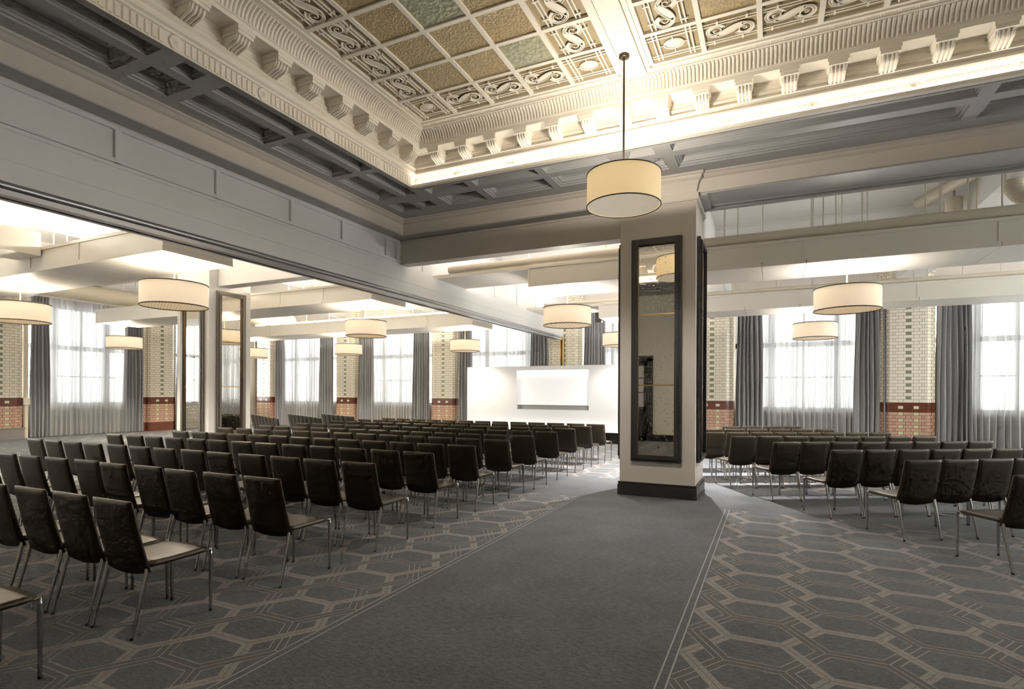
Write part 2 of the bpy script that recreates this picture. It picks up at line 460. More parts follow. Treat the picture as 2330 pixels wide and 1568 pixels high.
# windows: frame, sill and one sheet of panes each
def window(n, a, b_, axis):
    f = MB(); w = b_-a
    def bx(s0,s1,z0,z1,t0=.12,t1=.22):
        if axis=='x': f.box(s0,s1,YB+t0,YB+t1,z0,z1)
        elif axis=='y': f.box(XL-t1,XL-t0,s0,s1,z0,z1)
        else: f.box(XR+t0,XR+t1,s0,s1,z0,z1)
    bx(a,a+.09,SILL,HEAD); bx(b_-.09,b_,SILL,HEAD); bx(a,b_,SILL,SILL+.1); bx(a,b_,HEAD-.1,HEAD)
    bx(a,b_,3.02,3.17)
    for k in (.27,.73): bx(a+w*k-.09,a+w*k+.09,SILL,HEAD)
    bx(a+w*.5-.035,a+w*.5+.035,SILL,HEAD)
    bx(a,b_,2.06,2.10,.14,.2)
    fr = f.build('window_%d'%n, M['frame']); struct(fr)
    s_ = MB()
    if axis=='x': s_.box(a,b_,YB-.04,YB+.2,SILL-.04,SILL)
    elif axis=='y': s_.box(XL-.2,XL+.04,a,b_,SILL-.04,SILL)
    else: s_.box(XR-.04,XR+.2,a,b_,SILL-.04,SILL)
    s_.build('window_sill', M['frame'], fr)
    p = MB()
    if axis=='x': p.box(a,b_,YB+.166,YB+.172,SILL,HEAD)
    elif axis=='y': p.box(XL-.172,XL-.166,a,b_,SILL,HEAD)
    else: p.box(XR+.166,XR+.172,a,b_,SILL,HEAD)
    p.build('window_pane', M['glass'], fr)
for i,(a,b_) in enumerate(bays): window(i+1,a,b_,'x')
for i,(a,b_) in enumerate(lbays): window(i+7,a,b_,'y')
for i,(a,b_) in enumerate(rfill_bays): window(i+11,a,b_,'r')  # out-of-view windows added for their light on header and rafts

# glazed brick pilasters (part of the walls)
def pilaster(cx, cy, rz, w, parent, deep=.4):
    p = MB()
    h = w/2
    # chamfered front corners
    poly = [(-h,.0+.07),(-h+.07,0),(h-.07,0),(h,.07),(h,.16),(h+.13,.16),(h+.13,deep),(-h-.13,deep),(-h-.13,.16),(-h,.16)]
    p.prism(poly,'z',0,ZC)
    o = p.build('pilaster', M['brick'], parent)
    o.location=(cx,cy,0); o.rotation_euler=(0,0,rz)
    return o
for cx in (-16.82,-11.8,-6.72,-1.72,3.46): pilaster(cx, 18.6, 0, 1.02, wall_back)
pilaster(8.5,18.6,0,1.02,wall_back); pilaster(-21.75,18.55,0,1.0,wall_back,.45)
for cy in (3.8, 8.85, 13.98): pilaster(-22.1, cy, pi/2, 1.02, wall_left)

# ------------------------------------------------------------------ coffered band, beams and partition header
def plate_with_coffers(x0,x1,y0,y1,z,coffers,depth=.13):
    m = MB()
    xs = sorted(set([x0,x1]+[v for c in coffers for v in c[:2]])); ys = sorted(set([y0,y1]+[v for c in coffers for v in c[2:4]]))
    xs=[x for x in xs if x0<=x<=x1]; ys=[y for y in ys if y0<=y<=y1]
    for i in range(len(xs)-1):
        for j in range(len(ys)-1):
            mx_,my_=(xs[i]+xs[i+1])/2,(ys[j]+ys[j+1])/2
            if any(c[0]<mx_<c[1] and c[2]<my_<c[3] for c in coffers): continue
            m.add([(xs[i],ys[j],z),(xs[i+1],ys[j],z),(xs[i+1],ys[j+1],z),(xs[i],ys[j+1],z)],[(0,3,2,1)])
    for c in coffers:
        prof=[(0,0),(0,.025),(.025,.025),(.03,.05),(.055,.05),(.075,depth*.85),(.095,depth*.9),(.095,depth)]
        small=min(c[1]-c[0],c[3]-c[2])
        k=min(1,small/.45)
        rings=[]
        for ins,up in prof:
            i_=ins*k
            rings.append([(c[0]+i_,c[2]+i_,z+up),(c[1]-i_,c[2]+i_,z+up),(c[1]-i_,c[3]-i_,z+up),(c[0]+i_,c[3]-i_,z+up)])
        vs=[p for r in rings for p in r]; fs=[]
        for r in range(len(rings)-1):
            for q in range(4):
                fs.append((r*4+q,r*4+(q+1)%4,(r+1)*4+(q+1)%4,(r+1)*4+q))
        l=(len(rings)-1)*4
        fs.append((l+3,l+2,l+1,l))
        m.add(vs,fs)
    # slab above
    m.box(x0,x1,y0,y1,z+depth+.02,z+depth+.1)
    return m
ZB = 4.77
def rosette(cx,cy,z,r):
    m=MB()
    m.lathe([(r,.03),(r,.0),(r*.86,-.012),(r*.82,.0),(r*.3,.0),(r*.22,-.02),(0.001,-.028)],(cx,cy,z),20)
    for k in range(10):
        t=2*pi*k/10
        m.lathe([(r*.13,.0),(r*.1,-.02),(.001,-.03)],(cx+r*.55*cos(t),cy+r*.55*sin(t),z),8)
    for k in range(10):
        t=2*pi*(k+.5)/10
        m.cyl((cx+r*.28*cos(t),cy+r*.28*sin(t),z-.012),(cx+r*.78*cos(t),cy+r*.78*sin(t),z-.006),.012,.02,5)
    return m
ybig=[(-1.2,.55),(.67,1.95),(2.07,3.27),(3.95,5.08),(5.19,6.30),(6.42,7.40)]
cofL=[(-5.97,-5.56,a,b_) for a,b_ in ybig]+[(-5.43,-5.2,a,b_) for a,b_ in ybig]
cofL+=[(-5.97,-5.56,3.40,3.82),(-5.43,-5.2,3.49,3.73),(-5.97,-5.56,7.64,8.08),(-5.43,-5.2,7.74,7.98)]
cofL+=[(-5.97,-5.56,-1.45,-1.3)]
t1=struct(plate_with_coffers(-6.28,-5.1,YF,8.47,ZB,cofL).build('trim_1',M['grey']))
for cx,cy,r in ((-5.765,3.61,.14),(-5.315,3.61,.07),(-5.765,7.86,.14),(-5.315,7.86,.07)):
    rosette(cx,cy,ZB+.11,r).build('rosette',M['grey'],t1)
xbig=[(-4.98,-4.27),(-4.14,-3.10),(-2.98,-2.02),(-1.20,2.00),(2.14,3.4),(3.54,5.2),(5.34,7.0),(7.14,8.8)]
cofR=[(a,b_,7.66,8.08) for a,b_ in xbig]+[(a,b_,7.28,7.5) for a,b_ in xbig]
cofR+=[(-1.87,-1.33,7.66,8.08),(-1.78,-1.42,7.28,7.5)]
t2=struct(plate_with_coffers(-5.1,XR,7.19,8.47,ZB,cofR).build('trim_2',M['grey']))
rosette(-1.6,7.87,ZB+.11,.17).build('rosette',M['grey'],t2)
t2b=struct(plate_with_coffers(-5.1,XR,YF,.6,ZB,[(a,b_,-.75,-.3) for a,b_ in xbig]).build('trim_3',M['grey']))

# crown moulding strips where band meets the beams
def mould_x(m,x0,x1,y,z,s=1):   # runs along x, projecting to -y
    m.prism([(y,z),(y-.10*s,z),(y-.10*s,z-.025),(y-.07*s,z-.035),(y-.045*s,z-.06),(y-.02*s,z-.075),(y,z-.08)],'x',x0,x1)
bm=MB()
# big cross beam over the column line (fascia towards camera)
bm.box(-6.5,XR,8.45,9.05,4.50,5.5)
mould_x(bm,-6.25,-2.2,8.45,4.775); mould_x(bm,-.9,XR,8.45,4.775)
struct(bm.build('trim_4',M['stone']))
bs=MB()   # soffit lining of cross beam, right side: framed panel
bs.box(-.98,XR,8.47,9.24,4.482,4.5)
bs.box(-.98,XR,9.14,9.24,4.45,4.482); bs.box(-.98,-.86,8.47,9.24,4.46,4.482); bs.box(-.98,XR,9.03,9.07,4.466,4.482)
bs.box(-.98,XR,9.05,9.24,4.5,5.3)
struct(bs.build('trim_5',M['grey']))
bk=MB(); bk.box(-6.5,-2.115,8.71,8.95,4.03,4.5); bk.box(-6.5,-2.115,8.69,8.73,4.44,4.475)
struct(bk.build('trim_6',M['stone']))
# side beam fascia (left)
lf=MB(); lf.box(-6.5,-6.25,YF,8.45,4.5,5.5)
lf.prism([(-6.25,4.775),(-6.15,4.775),(-6.15,4.75),(-6.18,4.74),(-6.205,4.715),(-6.23,4.70),(-6.25,4.695)],'y',YF,8.45)
struct(lf.build('trim_7',M['stone']))
lsf=MB(); lsf.box(-6.5,-6.252,YF,8.449,4.485,4.5); lsf.box(-6.5,-6.25,8.449,8.71,4.485,4.5); lsf.box(-6.25,-2.12,8.47,8.71,4.485,4.5)
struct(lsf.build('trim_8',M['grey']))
# partition header
hd=MB()
hd.box(-6.76,-6.53,YF,8.71,4.02,4.5)
hd.box(-6.53,-6.5,YF,8.71,4.42,4.475); hd.box(-6.53,-6.5,YF,8.71,4.06,4.11)
for y in (-.03,1.19,2.40,3.62,4.83,6.05,7.14,8.3,8.62): hd.box(-6.53,-6.497,y-.03,y+.03,4.06,4.475)
hd.box(-6.76,-6.56,YF,17.9,3.98,4.06)
hd.box(-6.76,-6.485,YF,17.9,3.51,4.0)
hd.box(-6.485,-6.479,YF,17.9,3.715,3.72)
hd.box(-6.76,-6.6,8.95,18.6,4.0,5.3)
for y in (9.6,11.3,12.9,14.3,15.7,16.9): hd.box(-6.6,-6.575,y-.03,y+.03,4.0,5.3)
hd.box(-6.6,-6.575,8.95,18.6,5.12,5.3)
header=struct(hd.build('trim_9',M['header']))
tr=MB(); tr.box(-6.74,-6.5,YF,17.8,3.44,3.51)
tr.cyl((-6.5,YF,3.475),(-6.5,17.8,3.475),.035,n=10)
tr.box(-6.72,-6.665,YF,17.8,3.39,3.44); tr.box(-6.60,-6.50,YF,17.8,3.39,3.44)
tr.build('partition_track',M['aluminium'],header)

# structural beams of the side bays
def beam(n,*b):
    struct(MB().box(*b).build('trim_%d'%n,M['white']))
beam(10,XL,-6.76,8.45,9.4,4.6,ZC); beam(20,-11.59,-6.77,8.62,8.95,4.0,4.6); beam(11,-12.5,-11.77,YF,18.6,4.62,ZC); beam(12,-1.95,-1.15,9.05,18.7,4.5,ZC)
beam(13,3.15,3.75,9.05,18.7,4.75,ZC); beam(14,-6.6,XR,13.3,13.9,4.78,ZC); beam(15,XL,-6.76,13.3,13.9,4.78,ZC); beam(16,-17.1,-16.5,YF,18.6,4.8,ZC)
cv=MB()
for y in (13.3,):
    cv.prism([(y,5.3),(y-.18,5.3),(y-.16,5.22),(y-.08,5.13),(y,5.1)],'x',-1.15,XR)
    cv.prism([(y,5.02),(y-.05,5.02),(y-.05,4.98),(y,4.97)],'x',-1.15,XR)
struct(cv.build('trim_17',M['white']))

# ------------------------------------------------------------------ cornice of the raised well
prof=[(0,4.755),(.012,4.755),(.012,4.765),(0,4.77),(0,4.905),(.02,4.91),(.025,4.93),(.05,4.945),(.06,4.965),(.06,4.985),(.035,4.995),(.03,5.015),(.065,5.04),(.065,5.055),
      (.02,5.06),(.02,5.10),(.035,5.115),(.035,5.135),(.02,5.15),(.02,5.215),(.04,5.235),(.26,5.235),(.26,5.225),(.285,5.225),(.285,5.27),(.30,5.275),
      (.305,5.31),(.33,5.37),(.37,5.415),(.42,5.435),(.44,5.435),(.44,5.45),(.455,5.455),(.47,5.475),(.49,5.48),(.49,5.5)]
def well(p,z): return [(WX0+p,WY0+p,z),(WX1-p,WY0+p,z),(WX1-p,WY1-p,z),(WX0+p,WY1-p,z)]
co=MB(); vs=[]; fs=[]
for p,z in prof: vs+=well(p,z)
for r in range(len(prof)-1):
    for q in range(4): fs.append((r*4+q,(r+1)*4+q,(r+1)*4+(q+1)%4,r*4+(q+1)%4))
co.add(vs,fs)
# back of cornice so that no light slips round it
co.box(WX0-.06,WX0-.01,WY0-.06,WY1+.06,4.79,5.5); co.box(WX0,WX1,WY1+.01,WY1+.06,4.79,5.5); co.box(WX0,WX1,WY0-.06,WY0-.01,4.79,5.5); co.box(WX1+.01,WX1+.06,WY0,WY1,4.79,5.5)
# fluting of the frieze and reeds of the cove
rX=[-4.344+.9515*k for k in range(12)]; rY=[2.36+.985*k for k in range(-1,5)]
def frieze(fn, a, b_, gaps):
    n=int((b_-a)/.062); 
    for i in range(n):
        s=a+(i+.5)*(b_-a)/n
        if any(abs(s-g)<.095 for g in gaps): continue
        fn(s)
def fx(s, yy=WY1, sg=-1):
    co.prism([(s-.022,yy),(s-.016,yy+sg*.014),(s+.016,yy+sg*.014),(s+.022,yy)],'z',4.778,4.896)
frieze(fx,WX0+.02,WX1,rX)
frieze(lambda s: fx(s,WY0,1),WX0+.02,WX1,rX)
def fy(s): co.prism([(WX0,s-.022),(WX0+.014,s-.016),(WX0+.014,s+.016),(WX0,s+.022)],'z',4.778,4.896)
frieze(fy,WY0,WY1-.02,rY)
cove=[(.302,5.285),(.308,5.32),(.334,5.372),(.374,5.414),(.415,5.432)]
def reed(fn): co.tube([fn(p,z) for p,z in cove],[.012,.015,.017,.019,.015],5)
n=int((WX1-WX0)/.044)
for i in range(n):
    s=WX0+(i+.5)*(WX1-WX0)/n
    if WX0+.3<s<WX1-.3:
        reed(lambda p,z:(s,WY1-p,z)); 
        if i%2==0: reed(lambda p,z:(s,WY0+p,z))
n=int((WY1-WY0)/.044)
for i in range(n):
    s=WY0+(i+.5)*(WY1-WY0)/n
    if WY0+.3<s<WY1-.3: reed(lambda p,z:(WX0+p,s,z))
# double beads near the ceiling
for i in range(int((WX1-WX0-1)/.15)):
    s=WX0+.55+i*.15
    for dx in (0,.022): co.box(s+dx,s+dx+.012,WY1-.487,WY1-.45,5.452,5.482)
for i in range(int((WY1-WY0-1)/.15)):
    s=WY0+.55+i*.15
    for dx in (0,.022): co.box(WX0+.45,WX0+.487,s+dx,s+dx+.012,5.452,5.482)
cornice=struct(co.build('trim_18',M['cream']))
# modillions: one mesh, copied
md=MB()
md.prism([(0.0,5.232),(.25,5.232),(.25,5.165),(.235,5.15),(.225,5.12),(.20,5.095),(.16,5.088),(.12,5.078),(.085,5.062),(.06,5.058),(0,5.058)],'x',-.08,.08)
md.box(-.10,.10,.02,.283,5.185,5.236); md.box(-.09,.09,.02,.272,5.15,5.185)
for dx in (-.057,-.019,.019,.057):
    md.tube([(dx,.255,5.16),(dx,.238,5.148),(dx,.228,5.118),(dx,.203,5.09),(dx,.16,5.081),(dx,.12,5.071),(dx,.085,5.056),(dx,.06,5.052)],.013,5)
mod0=None
def put_mod(x,y,rz):
    global mod0
    if mod0 is None: o=md.build('modillion',M['cream'],cornice); mod0=o
    else:
        o=mod0.copy(); C.objects.link(o)
    o.location=(x,y,0); o.rotation_euler=(0,0,rz)
for k in range(26):
    x=-4.585+.4757*k
    if x<WX1-.3:
        put_mod(x,WY1,pi)
        if k<14: put_mod(x,WY0,0)
for k in range(-4,9):
    y=2.905+.4925*k
    if WY0+.3<y<WY1-.28: put_mod(WX0,y,-pi/2)
# roundels on the frieze
rd=MB(); rd.lathe([(.074,0),(.074,.012),(.062,.016),(.055,.012),(.03,.028),(.001,.036)],n=20)
rd0=None
def put_rd(x,y,rot):
    global rd0
    if rd0 is None: o=rd.build('roundel',M['cream'],cornice); rd0=o
    else: o=rd0.copy(); C.objects.link(o)
    o.location=(x,y,4.838); o.rotation_euler=rot
for x in rX[:9]:
    put_rd(x,WY1,(pi/2,0,0))
    if x<0: put_rd(x,WY0,(-pi/2,0,0))
for y in rY:
    if y<WY1-.3: put_rd(WX0,y,(0,pi/2,0))
# LED cove strips lying on the ledge under the frieze
def led(x0,x1,y0,y1,label):
    o=MB().box(x0,x1,y0,y1,4.772,4.778).build('led_strip',M['led'] if y0>3 else M['led_near']); tag(o,label,'light strip',None)
    return o
lip=MB(); lip.box(WX0+.0,WX1,WY1-.09,WY1,4.755,4.764); lip.box(WX0,WX1,WY1-.094,WY1-.088,4.755,4.79); lip.box(WX0,WX1,WY0,WY0+.09,4.755,4.764); lip.box(WX0,WX1,WY0+.088,WY0+.094,4.755,4.79)
lip.build('light_ledge',M['cream'],cornice)
led(WX0+.05,WX1-.1,WY1-.080,WY1-.055,'glowing light strip along the ledge under the frieze above the column')
led(WX0+.05,WX1-.1,WY0+.055,WY0+.080,'glowing light strip under the frieze behind the camera, seen in mirrors')

# ------------------------------------------------------------------ laylights (glazed ceiling panels)
def spiral(cx,cy,r0,turns,a0,dirn,n=26):
    return [(cx+r0*(1-.86*i/n)*cos(a0+dirn*2*pi*turns*i/n), cy+r0*(1-.86*i/n)*sin(a0+dirn*2*pi*turns*i/n)) for i in range(n+1)]
def scroll_mesh(L,W):
    """S scroll with double bars; L along x, W along y, hangs below z=0."""
    m=MB(); z=-.012
    for sy in (1,-1):
        for off in (.19,.145):
            m.box(-L/2,L/2,sy*W*off/.54*1.0-.007,sy*W*off/.54+.007,-.02,0)
        for tx in (-.17,.12): m.box(sy*tx-.01,sy*tx+.01,min(sy*.135,sy*.20),max(sy*.135,sy*.20),-.024,0)
    R=.085
    # centre line of the S
    A=[];ax,bx=-L*.26,L*.26
    s1=spiral(ax,-.03,R,1.55,pi*.5,1)   # starts on top of left spiral, winds inwards
    s2=[(-x,-y) for x,y in s1]
    outer=[(s1[0][0],s1[0][1])]
    # joining curve from top of left spiral to bottom of right spiral
    jn=[]
    for i in range(17):
        t=i/16; x=ax+(bx-ax)*t
        y=(.055)+(-.11)*(t*t*(3-2*t))
        jn.append((x,y))
    def tub(pts,r): m.tube([(x,y,z-.004) for x,y in pts],r,5)
    tub(s1,.0075); tub(s2,.0075)
    # broad ribbon of the S with raised edges
    e1=[];e2=[];N=22
    A0=(ax-.02,.060); B0=(bx+.02,-.060)
    for i in range(N+1):
        t=i/N; sm=t*t*(3-2*t)
        cx=A0[0]+(B0[0]-A0[0])*t; cy=A0[1]+(B0[1]-A0[1])*sm
        w=.010+.034*sin(pi*t)**.8
        dx=(B0[0]-A0[0]); dy=(B0[1]-A0[1])*6*t*(1-t); l=sqrt(dx*dx+dy*dy)
        e1.append((cx-dy/l*w,cy+dx/l*w)); e2.append((cx+dy/l*w,cy-dx/l*w))
    tub(e1,.0075); tub(e2,.0075)
    vs=[];fs=[]
    for i in range(N+1): vs+=[(e1[i][0],e1[i][1],z-.002),(e2[i][0],e2[i][1],z-.002)]
    for i in range(N): fs.append((2*i,2*i+1,2*i+3,2*i+2))
    m.add(vs,fs)
    # broad bands round the two curls
    for sg in (1,-1):
        ring=[]; N2=24
        for i in range(N2+1):
            a=pi*.42+i/N2*pi*1.45
            ring.append(((ax+(R+.016)*cos(a))*sg,(-.03+(R+.016)*sin(a))*sg))
        tub(ring,.0075)
        vs=[];fs=[]
        for i in range(N2+1):
            a=pi*.42+i/N2*pi*1.45
            for rr in (R+.012,R*.72): vs.append(((ax+rr*cos(a))*sg,(-.03+rr*sin(a))*sg,z-.002))
        for i in range(N2): fs.append((2*i,2*i+1,2*i+3,2*i+2))
        m.add(vs,fs)
    return m
def corner_mesh(L,W):
    m=MB()
    for s in (1,-1):
        for off in (.20,.155):
            m.box(-L/2,L/2,s*off-.008,s*off+.008,-.02,0); m.box(s*off-.008,s*off+.008,-W/2,W/2,-.024,0)
    m.tube([(.105*cos(2*pi*k/28),.085*sin(2*pi*k/28),-.01) for k in range(28)],.009,6,closed=True)
    m.lathe([(.095,0),(.09,-.006),(.001,-.012)],n=20)
    for a in (0,pi/2,pi,3*pi/2):
        m.cyl((.1*cos(a),.085*sin(a),-.01),(.16*cos(a),.16*sin(a),-.01),.007,n=5)
    return m
def laylight(xe,ye,label,greens):
    root=empty('laylight',((xe[0]+xe[-1])/2,(ye[0]+ye[-1])/2,5.5)); tag(root,label,'ceiling light panel')
    cx,cy=root.location.x,root.location.y
    bk=MB().box(xe[0]-cx,xe[-1]-cx,ye[-1]-cy,ye[0]-cy,-.012,-.003); 
    g=MB()
    for x in xe: g.box(x-cx-.026,x-cx+.026,ye[-1]-cy,ye[0]-cy,-.045,-.003)
    for y in ye: g.box(xe[0]-cx,xe[-1]-cx,y-cy-.026,y-cy+.026,-.0448,-.003)
    g.box(xe[0]-cx-.07,xe[0]-cx-.02,ye[-1]-cy-.06,ye[0]-cy+.06,-.06,-.003); g.box(xe[-1]-cx+.02,xe[-1]-cx+.07,ye[-1]-cy-.06,ye[0]-cy+.06,-.06,-.003)
    g.box(xe[0]-cx,xe[-1]-cx,ye[0]-cy+.02,ye[0]-cy+.06,-.06,-.003)
    g.build('glazing_grid',M['cream'],root)
    nx,ny=len(xe)-1,len(ye)-1
    protos={}
    for i in range(nx):
        for j in range(ny):
            x0,x1=xe[i],xe[i+1]; y1,y0=ye[j],ye[j+1]
            px,py=(x0+x1)/2-cx,(y0+y1)/2-cy
            ex=i in (0,nx-1); ey=j in (0,ny-1)
            if ex and ey: key='corner_panel'
            elif ex or ey: key='scroll_panel'
            else: key='glass_pane'
            if key=='glass_pane':
                mm=M['sage'] if (i,j) in greens else M['amber']
                k2=(key,mm.name)
                if k2 not in protos: protos[k2]=MB().box(-.29,.29,-.272,.272,-.028,-.004).build(key,mm,root)
                else: o=protos[k2].copy(); C.objects.link(o); protos[k2]=o
                protos[k2].location=(px,py,0)
            else:
                if key not in protos:
                    mesh=corner_mesh(.53,.5) if key=='corner_panel' else scroll_mesh(.53,.5)
                    o=mesh.build(key,M['cream'],root); protos[key]=o
                else: o=protos[key].copy(); C.objects.link(o); protos[key]=o
                o.location=(px,py,-.012)
                o.rotation_euler=(0,0,pi/2 if (ex and not ey) else 0)
    # the amber glass the ornament lies on
    bg=MB()
    bg.box(xe[0]-cx,xe[1]-cx,ye[-1]-cy,ye[0]-cy,-.011,-.003); bg.box(xe[-2]-cx,xe[-1]-cx,ye[-1]-cy,ye[0]-cy,-.011,-.003)
    bg.box(xe[1]-cx,xe[-2]-cx,ye[1]-cy,ye[0]-cy,-.011,-.003); bg.box(xe[1]-cx,xe[-2]-cx,ye[-1]-cy,ye[-2]-cy,-.011,-.003)
    bg.build('border_glass',M['amberback'],root)
yl=[6.63]+[6.05-.5375*k for k in range(9)]+[1.17]
laylight([-4.58,-4.0,-3.42,-2.845,-2.28,-1.70],yl,'amber glazed ceiling panel with scroll border, left of the pendant rod',{(3,1),(2,3),(1,6)})
laylight([-1.30,-.705,-.125,.455,1.035,1.63],yl,'amber glazed ceiling panel with scroll border, right of the pendant rod',{(1,2),(3,4)})
rb=MB()
rb.box(-1.62,-1.38,WY0+.45,WY1-.45,5.43,5.5); rb.box(-1.66,-1.34,WY0+.45,WY1-.45,5.46,5.5)
rb.box(1.72,WX1-.5,WY0+.45,WY1-.45,5.44,5.5)
struct(rb.build('trim_19',M['cream']))

# ------------------------------------------------------------------ columns with mirrors
def column(x0,x1,y0,y1,matshaft,label,top=5.3,cap=True):
    root=empty('column',((x0+x1)/2,(y0+y1)/2,0)); tag(root,label,'column')
    cx,cy=root.location.x,root.location.y; hx,hy=(x1-x0)/2,(y1-y0)/2
    MB().box(-hx,hx,-hy,hy,0,4.5 if cap else top).build('shaft',matshaft,root)
    b=MB(); 
    b.box(-hx-.028,hx+.028,-hy-.028,hy+.028,0,.165); b.box(-hx-.018,hx+.018,-hy-.018,hy+.018,.165,.19); b.box(-hx-.024,hx+.024,-hy-.024,hy+.024,.19,.205)
    b.build('baseboard',M['charcoal'],root)
    if cap:
        c=MB()
        for p,za,zb in ((.012,4.36,4.37),(.022,4.385,4.40),(.03,4.40,4.50)): c.box(-hx-p,hx+p,-hy-p,hy+p,za,zb)
        pr=[(.0,4.50),(.015,4.55),(.02,4.60),(.045,4.66),(.08,4.70),(.09,4.73),(.11,4.735),(.11,4.768)]
        rings=[[(-hx-p,-hy-p,z),(hx+p,-hy-p,z),(hx+p,hy+p,z),(-hx-p,hy+p,z)] for p,z in pr]
        vs=[q for r in rings for q in r]
        c.add(vs,[(r*4+q,r*4+(q+1)%4,(r+1)*4+(q+1)%4,(r+1)*4+q) for r in range(len(pr)-1) for q in range(4)])
        c.build('capital',M['stone'],root)
    return root
column(-2.115,-1.003,8.40,9.40,M['stone'],'square beige column with dark skirting standing mid-room beside the aisle')
column(-12.72,-11.6,8.40,9.5,M['white'],'square white column rising behind the left block of chairs',top=4.62,cap=False)
def wall_mirror(cx,cy,rz,w,z0,z1,fm,label,bars=True,fw=.10,dep=.05):
    # local: face towards -y
    root=empty('wall_mirror',(cx,cy,0),rz); tag(root,label,'mirror',None)
    h=w/2; f=MB()
    f.box(-h,-h+fw,-dep,0,z0,z1); f.box(h-fw,h,-dep,0,z0,z1); f.box(-h+fw,h-fw,-dep,0,z0,z0+fw); f.box(-h+fw,h-fw,-dep,0,z1-fw,z1)
    k=fw*.42
    f.box(-h+k,-h+fw,-dep-.022,-dep,z0+k,z1-k); f.box(h-fw,h-k,-dep-.022,-dep,z0+k,z1-k); f.box(-h+fw,h-fw,-dep-.022,-dep,z0+k,z0+fw); f.box(-h+fw,h-fw,-dep-.022,-dep,z1-fw,z1-k)
    frm=f.build('mirror_frame',fm,root)
    i=h-fw; zz=[z0+fw]+([1.678,2.745] if bars else [])+[z1-fw]
    for a,b_ in zip(zz[:-1],zz[1:]):
        MB().box(-i,i,-.022,-.014,a+.004,b_-.004).build('mirror_glass',M['mirror'],root)
    b=MB()
    for z in zz[1:-1]: b.box(-i,i,-.026,-.012,z-.009,z+.009)
    b.box(-i,-i+.008,-.026,-.012,z0+fw,z1-fw); b.box(i-.008,i,-.026,-.012,z0+fw,z1-fw); b.box(-i,i,-.026,-.012,z0+fw,z0+fw+.008)
    b.build('brass_bead',M['brass'],frm)
    return root
wall_mirror(-1.563,8.398,0,.74,.53,3.885,M['charcoal'],'tall dark framed antique mirror on the aisle column facing the camera')
wall_mirror(-1.001,8.90,pi/2,.74,.53,3.885,M['charcoal'],'dark framed mirror edge-on, right side of the aisle column')
wall_mirror(-2.117,8.90,-pi/2,.74,.53,3.885,M['charcoal'],'dark framed mirror edge-on, left side of the aisle column')
wall_mirror(-11.598,8.955,pi/2,.76,.53,3.895,M['bronze'],'tall grey framed mirror on white column, right-hand face')
wall_mirror(-12.14,8.398,0,.78,.53,3.895,M['bronze'],'tall grey framed mirror on white column, left-hand face under lamp')

# ------------------------------------------------------------------ suspended rafts with hanger rods
def raft(x0,x1,y0,y1,label,rods,seams=(),neck=None,pipe=None,z0=3.65,z1=4.06,up=None):
    root=empty('ceiling_raft',((x0+x1)/2,(y0+y1)/2,z0)); tag(root,label,'ceiling raft','suspended ceiling rafts')
    cx,cy=root.location.x,root.location.y
    m=MB()
    def B(a,b_,c,d,e,f): m.box(a-cx,b_-cx,c-cy,d-cy,e-z0,f-z0)
    ss=[x0]+list(seams)+[x1]
    for a,b_ in zip(ss[:-1],ss[1:]):
        g=.004
        B(a+g,b_-g,y0,y1,z0,z0+.03)
        B(a+.03,b_-.03,y0+.018,y1-.018,z0+.03,z1-.05)
        B(a+g,b_-g,y0+.004,y1-.004,z0+.03,z0+.075)
    for s in ss:
        B(max(s-.035,x0),min(s+.035,x1),y0+.008,y1-.008,z0+.07,z1-.05)
    B(x0,x1,y0,y1,z1-.05,z1)
    if neck: B(neck[0],neck[1],y0+.02,y1-.02,z1-.07,z1+.005)
    rbx=m.build('raft_box',M['raft'],root)
    r0=None
    for (x,y) in rods:
        if r0 is None: r0=o=MB().cyl((0,0,0),(0,0,ZC-z1),.011,n=6,caps=False).build('hanger_rod',M['rod'],root)
        else: o=r0.copy(); C.objects.link(o)
        o.location=(x-cx,y-cy,z1-z0)
    if pipe:
        pm=MB(); pm.cyl((pipe[0]-cx,pipe[2]-cy,pipe[3]-z0),(pipe[1]-cx,pipe[2]-cy,pipe[3]-z0),pipe[4],n=16)
        k=pipe[0]+1.2
        while k<pipe[1]:
            pm.cyl((k-cx,pipe[2]-cy,pipe[3]-z0),(k+.012-cx,pipe[2]-cy,pipe[3]-z0),pipe[4]+.003,n=16); k+=1.55
        pm.build('air_pipe',M['pipe'],root)
    if up:
        MB().box(up[0]-cx,up[1]-cx,-.05,.05,z1-z0+.1,z1-z0+.15).build('fluorescent_tube',up[2],rbx)
    return root
rA=[-5.4,-4.6,-3.6,-2.9,-.78,-.745,-.55,-.15,.59,.64,.745,.96,1.09,1.305,1.43,2.09,2.36,2.47,2.65,2.87,2.99,3.9,4.6]
raft(-4.35,8.6,9.94,11.2,'long white ceiling raft passing behind the beige column, pipe along its near edge',[(x,10.15+.85*((i*7)%5)/4) for i,x in enumerate(rA)],seams=(-2.55,-.15,.5,2.93,5.3),neck=(-6.55,-4.3),pipe=(-6.2,8.6,10.02,4.155,.082),up=(-5.6,-3.0,M['uplight_white']))
rB=[-3.6,-2.4,-1.6,-.9,-.7,.1,.2,.9,1.3,1.9,2.2,2.5,2.9,3.3,3.9,4.5]
raft(-4.35,8.6,14.85,16.05,'far white ceiling raft nearest the back-wall windows, right of the header',[(x,15.1+.7*((i*3)%4)/3) for i,x in enumerate(rB)],seams=(-1.8,-.6,.62,2.95,5.3),neck=(-6.55,-4.3),pipe=(-6.0,8.6,14.92,4.12,.05),up=(-5.6,-2.2,M['uplight_white']))
